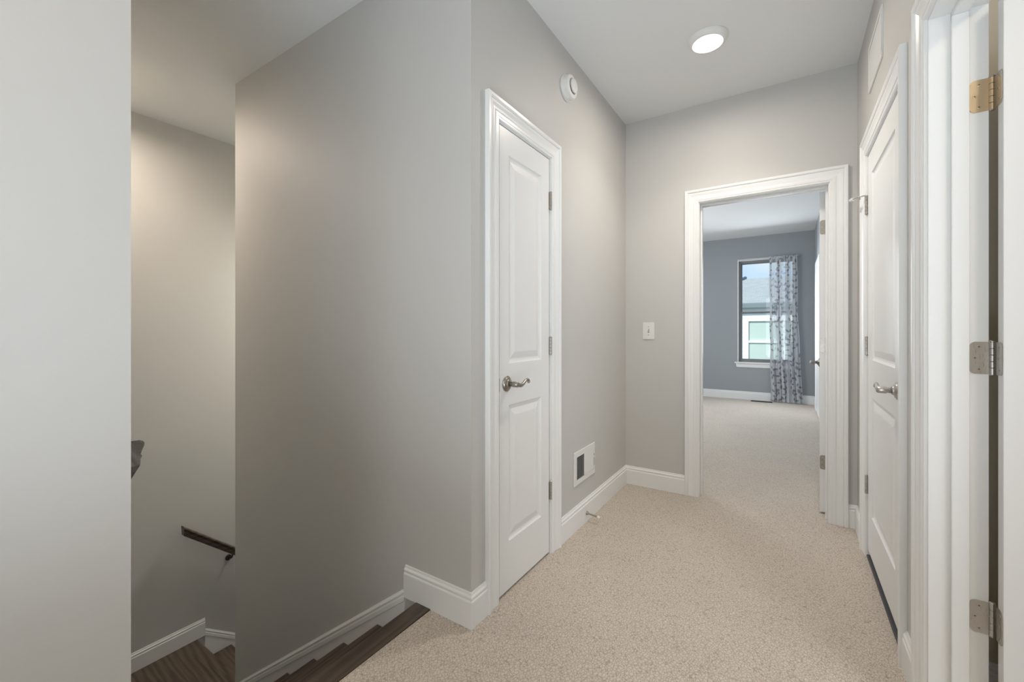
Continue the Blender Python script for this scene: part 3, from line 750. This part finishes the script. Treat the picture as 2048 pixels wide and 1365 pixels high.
# return grille high on the right wall
y0, y1, z0, z1 = 2.385, 2.735, 2.335, 2.560
gr = empty('return_grille', (XR, (y0+y1)/2, (z0+z1)/2), label='flat white return air grille high on the right wall', cat='vent')
hw, hh = (y1-y0)/2, (z1-z0)/2
m = MB()
for (ya, yb, za, zb) in ((-hw, hw, -hh, -hh+.025), (-hw, hw, hh-.025, hh), (-hw, -hw+.025, -hh+.025, hh-.025), (hw-.025, hw, -hh+.025, hh-.025)):
    m.box(-.007, 0, ya, yb, za, zb)
m.build('frame', 'plastic', gr, bevel=.002)
MB().box(-.0008, -.0002, -hw+.02, hw-.02, -hh+.02, hh-.02).build('backing', 'dark', gr)
m = MB()
for k in range(13):
    z = -hh + .030 + k * (2*hh - .056) / 13
    m.add([(-.001, -hw+.025, z), (-.001, hw-.025, z), (-.0065, hw-.025, z+.010), (-.0065, -hw+.025, z+.010), (-.001, -hw+.025, z+.001), (-.001, hw-.025, z+.001), (-.0065, hw-.025, z+.011), (-.0065, -hw+.025, z+.011)],
          [(0,1,2,3),(7,6,5,4),(0,4,5,1),(1,5,6,2),(2,6,7,3),(3,7,4,0)])
m.build('louvres', 'plastic', gr)
for (sy, sz) in ((-1, 1), (-1, -1), (1, 1), (1, -1)): MB().lathe([(.0035, 0), (.003, .0012), (.0005, .0015)], (-.007, sy*(hw-.012), sz*(hh-.04)), (-1, 0, 0), 12).build('screw', 'plastic', gr)

# light switch
sw = empty('light_switch', (-.864, YE, 1.157), label='white toggle light switch on the end wall', cat='light switch')
m = MB().box(-.043, .043, -.0055, 0, -.063, .063)
m.build('cover_plate', 'plastic', sw, bevel=.004)
m = MB().box(-.0055, .0055, -.0062, -.005, -.013, .013); m.build('toggle_slot', 'dark', sw)
m = MB().add([(-.0045, -.006, -.010), (.0045, -.006, -.010), (.0045, -.006, .004), (-.0045, -.006, .004), (-.0038, -.018, .006), (.0038, -.018, .006), (.0038, -.018, .012), (-.0038, -.018, .012)],
             [(0,1,2,3),(7,6,5,4),(0,4,5,1),(1,5,6,2),(2,6,7,3),(3,7,4,0)]); m.build('toggle', 'plastic', sw)
for s_ in (-1, 1): MB().lathe([(.003, 0), (.0026, .001), (.0005, .0013)], (0, -.0055, s_*.030), (0, -1, 0), 12).build('screw', 'pewter', sw)

# door stop on the left baseboard
ds = empty('door_stop', (XL + .0145, 2.405, .052), label='small metal door stop on the left baseboard with white rubber tip', cat='door stop')
MB().lathe([(.013, 0), (.0125, .003), (.008, .009), (.0048, .016), (.0045, .070)], (0, 0, 0), (1, 0, -.12), 20).build('post', 'pewter', ds)
MB().lathe([(.0075, .068), (.0085, .072), (.0085, .080), (.006, .085), (.0005, .0858)], (0, 0, 0), (1, 0, -.12), 20).build('rubber_tip', 'plastic', ds)

# stairwell flush light, just hidden by the left foreground wall
sl = empty('ceiling_light', (-3.42, .74, H_CEIL), label='round flush light over the stairs hidden behind the left wall', cat='ceiling light')
MB().lathe([(.15, 0), (.15, -.02), (.145, -.024)], (0, 0, 0), (0, 0, 1), 40).build('trim_ring', 'nickel', sl)
MB().lathe([(.142, -.02), (.13, -.05), (.10, -.075), (.05, -.09), (.0005, -.094)], (0, 0, 0), (0, 0, 1), 40).build('diffuser', 'lens_warm', sl)

# ------------------------------------------------------------------ outdoors
nh = empty('neighbor_house', (-1, 12.6, -3), label='pale neighbouring house with shingled roof seen through the bedroom window', cat='house')
def G(o): o.matrix_parent_inverse = Matrix.Translation(-Vector(nh.location)); return o
G(MB().box(-6, 5, 12.32, 17.6, -3, 1.80).build('siding_wall', 'siding', nh))
ze, zr, ye, yr = 1.845, 2.83, 12.25, 15.6
m = MB().add([(-2.6, ye, ze), (5.4, ye, ze), (5.4, yr, zr), (-1.15, yr, zr), (-2.6, ye, ze - .08), (5.4, ye, ze - .08), (5.4, yr, zr - .08), (-1.15, yr, zr - .08)], [(0,1,2,3),(7,6,5,4),(0,4,5,1),(1,5,6,2),(2,6,7,3),(3,7,4,0)])
G(m.build('roof', 'shingles', nh))
m = MB().add([(-2.6, ye, ze), (-1.15, yr, zr), (-4.4, yr, zr - .1), (-5.4, ye, ze - .1)], [(0, 1, 2, 3)]); m.add([(-1.15, yr, zr), (5.4, yr, zr), (5.4, 19, ze), (-4, 19, ze)], [(0, 1, 2, 3)])
G(m.build('rear_roof', 'shingles', nh, recalc=False))
G(MB().tube([(-2.6, ye, ze + .02), (-1.15, yr, zr + .03)], .05, 8).build('hip_cap', 'gutter', nh))
G(MB().box(-2.7, 5.5, ye - .12, ye, ze - .13, ze + .01).build('gutter', 'gutter', nh, bevel=.02))
G(MB().box(-2.6, 5.4, ye, 12.33, ze - .13, ze - .08).build('soffit', 'gutter', nh))
hx0, hx1, hz0, hz1 = -.91, .75, -.25, 1.47
m = MB(); fw_ = .075
m.box(hx0, hx0+fw_, 12.26, 12.33, hz0, hz1); m.box(hx1-fw_, hx1, 12.26, 12.33, hz0, hz1); m.box(hx0+fw_, hx1-fw_, 12.26, 12.33, hz1-fw_, hz1); m.box(hx0+fw_, hx1-fw_, 12.26, 12.33, hz0, hz0+fw_); m.box(hx0+fw_, hx1-fw_, 12.27, 12.33, .85, .91); m.box((hx0+hx1)/2-.03, (hx0+hx1)/2+.03, 12.272, 12.33, .91, hz1-fw_); m.box((hx0+hx1)/2-.03, (hx0+hx1)/2+.03, 12.272, 12.33, hz0+fw_, .85)
hwn = G(m.build('house_window', 'ext_trim', nh))
MB().box(hx0+fw_, hx1-fw_, 12.305, 12.315, hz0+fw_, hz1-fw_).build('blind', 'blind', hwn)
st(MB().box(-20, 20, 8.4, 40, -3.1, -3).build('ground', 'grass'), 'lawn between the houses', 'ground')

# ------------------------------------------------------------------ world and lights
wd = bpy.data.worlds.new('World'); SC.world = wd; wd.use_nodes = True; nt = wd.node_tree
bg = nt.nodes['Background']
tcg = nt.nodes.new('ShaderNodeTexCoord'); sep = nt.nodes.new('ShaderNodeSeparateXYZ'); nt.links.new(tcg.outputs['Generated'], sep.inputs[0])
sky = ramp(nt, [(0.0, (.72, .84, .98)), (0.12, (.52, .72, .98)), (0.6, (.16, .36, .85))]); nt.links.new(sep.outputs['Z'], sky.inputs['Fac'])
tc = nt.nodes.new('ShaderNodeTexCoord'); no = N(nt, 'ShaderNodeTexNoise', Scale=4.0, Detail=6.0)
mpp = nt.nodes.new('ShaderNodeMapping'); mpp.inputs['Scale'].default_value = (1, 1, 2.5)
nt.links.new(tc.outputs['Generated'], mpp.inputs['Vector']); nt.links.new(mpp.outputs['Vector'], no.inputs['Vector'])
rr = ramp(nt, [(0.48, (0, 0, 0)), (0.72, (.8, .8, .8))]); nt.links.new(no.outputs['Fac'], rr.inputs['Fac'])
mx = N(nt, 'ShaderNodeMix', data_type='RGBA'); nt.links.new(rr.outputs['Color'], mx.inputs[0]); nt.links.new(sky.outputs['Color'], mx.inputs[6]); mx.inputs[7].default_value = (.9, .92, .95, 1)
nt.links.new(mx.outputs[2], bg.inputs['Color']); bg.inputs['Strength'].default_value = 1.15

def area(name, loc, target, sx, sy, power, col, spread=180, shape='RECTANGLE'):
    l = bpy.data.lights.new(name, 'AREA'); l.shape = shape; l.size = sx; l.size_y = sy; l.energy = power; l.color = col; l.spread = radians(spread)
    o = bpy.data.objects.new(name, l); COL.objects.link(o); o.location = loc
    o.rotation_euler = (Vector(target) - Vector(loc)).to_track_quat('-Z', 'Y').to_euler()
    return o
sun = bpy.data.lights.new('sun', 'SUN'); sun.energy = 4.6; sun.angle = radians(1); sun.color = (1, .97, .92)
so = bpy.data.objects.new('sun', sun); COL.objects.link(so); so.rotation_euler = Vector((.35, .75, -.75)).to_track_quat('-Z', 'Y').to_euler()

area('hall_lamp', (-.362, 2.485, 2.69), (-.362, 2.485, 0), .15, .15, 7.8, (1, .90, .80), 178, shape='DISK')
area('hall_down_fill', (-.362, 2.485, 2.688), (-.362, 2.485, 0), .14, .14, 5, (1, .93, .85), 120, shape='DISK')  # added narrow fill below the hall light, lifts floor and lower walls
area('rear_overhead_fill', (-.45, -.7, 2.70), (-.45, -.7, 0), .6, .6, 8, (1, .72, .45), shape='DISK')  # added overhead fill behind the camera, no fixture there
area('rear_fill', (-.2, -2.5, 1.3), (-.3, 2, 1.5), 1.0, 2.2, 17, (.92, .98, 1))  # added fill panel in front of the closed back wall
area('upward_fill', (-.15, -.5, .45), (-.25, .7, 2.73), .8, .8, 21, (.80, .90, 1), 130)  # added unseen fill aimed up to brighten the ceiling
area('stair_lamp', (-3.42, .74, 2.62), (-3.42, .74, 0), .2, .2, 13, (1, .85, .71), shape='DISK')
area('downstairs_fill', (-3.42, 3.0, 2.0), (-3.42, 2.0, -3), .5, .5, 42, (1, .96, .86), shape='DISK')  # added fill that brightens the bottom of the stairwell
area('bedroom_side_fill', (-2.5, 5.8, 1.5), (1, 6.0, 1.0), 2.2, 1.8, 62, (.93, .97, 1))  # added fill at the left bedroom wall, which has no window
area('bedroom_window_light', (-.3, 7.8, 1.5), (-.4, 4, .6), .8, 1.6, 24, (.82, .90, 1))
area('side_room_lamp', (1.3, .5, 2.66), (1.3, .5, 0), .3, .3, 16, (1, .90, .75), shape='DISK')
area('side_room_fill', (2.5, .4, 1.5), (0, 1.3, 1.2), 1.4, 1.8, 36, (.74, .84, 1))  # added cool fill sent through the open doorway onto the hall walls

# ------------------------------------------------------------------ camera
F_PX, TH = 848.0, 0.5768
cd = bpy.data.cameras.new('camera'); cam = bpy.data.objects.new('camera', cd); COL.objects.link(cam)
cam.location = (0, 0, 1.16); cam.rotation_euler = (radians(90), 0, TH)
cd.sensor_width = 36; cd.lens = 36 * F_PX / 2048; cd.shift_y = -(682.5 - 661.4) / 2048; cd.clip_start = .02; cd.clip_end = 200
SC.camera = cam
SC.view_settings.view_transform = 'Standard'; SC.view_settings.look = 'None'; SC.view_settings.exposure = 0
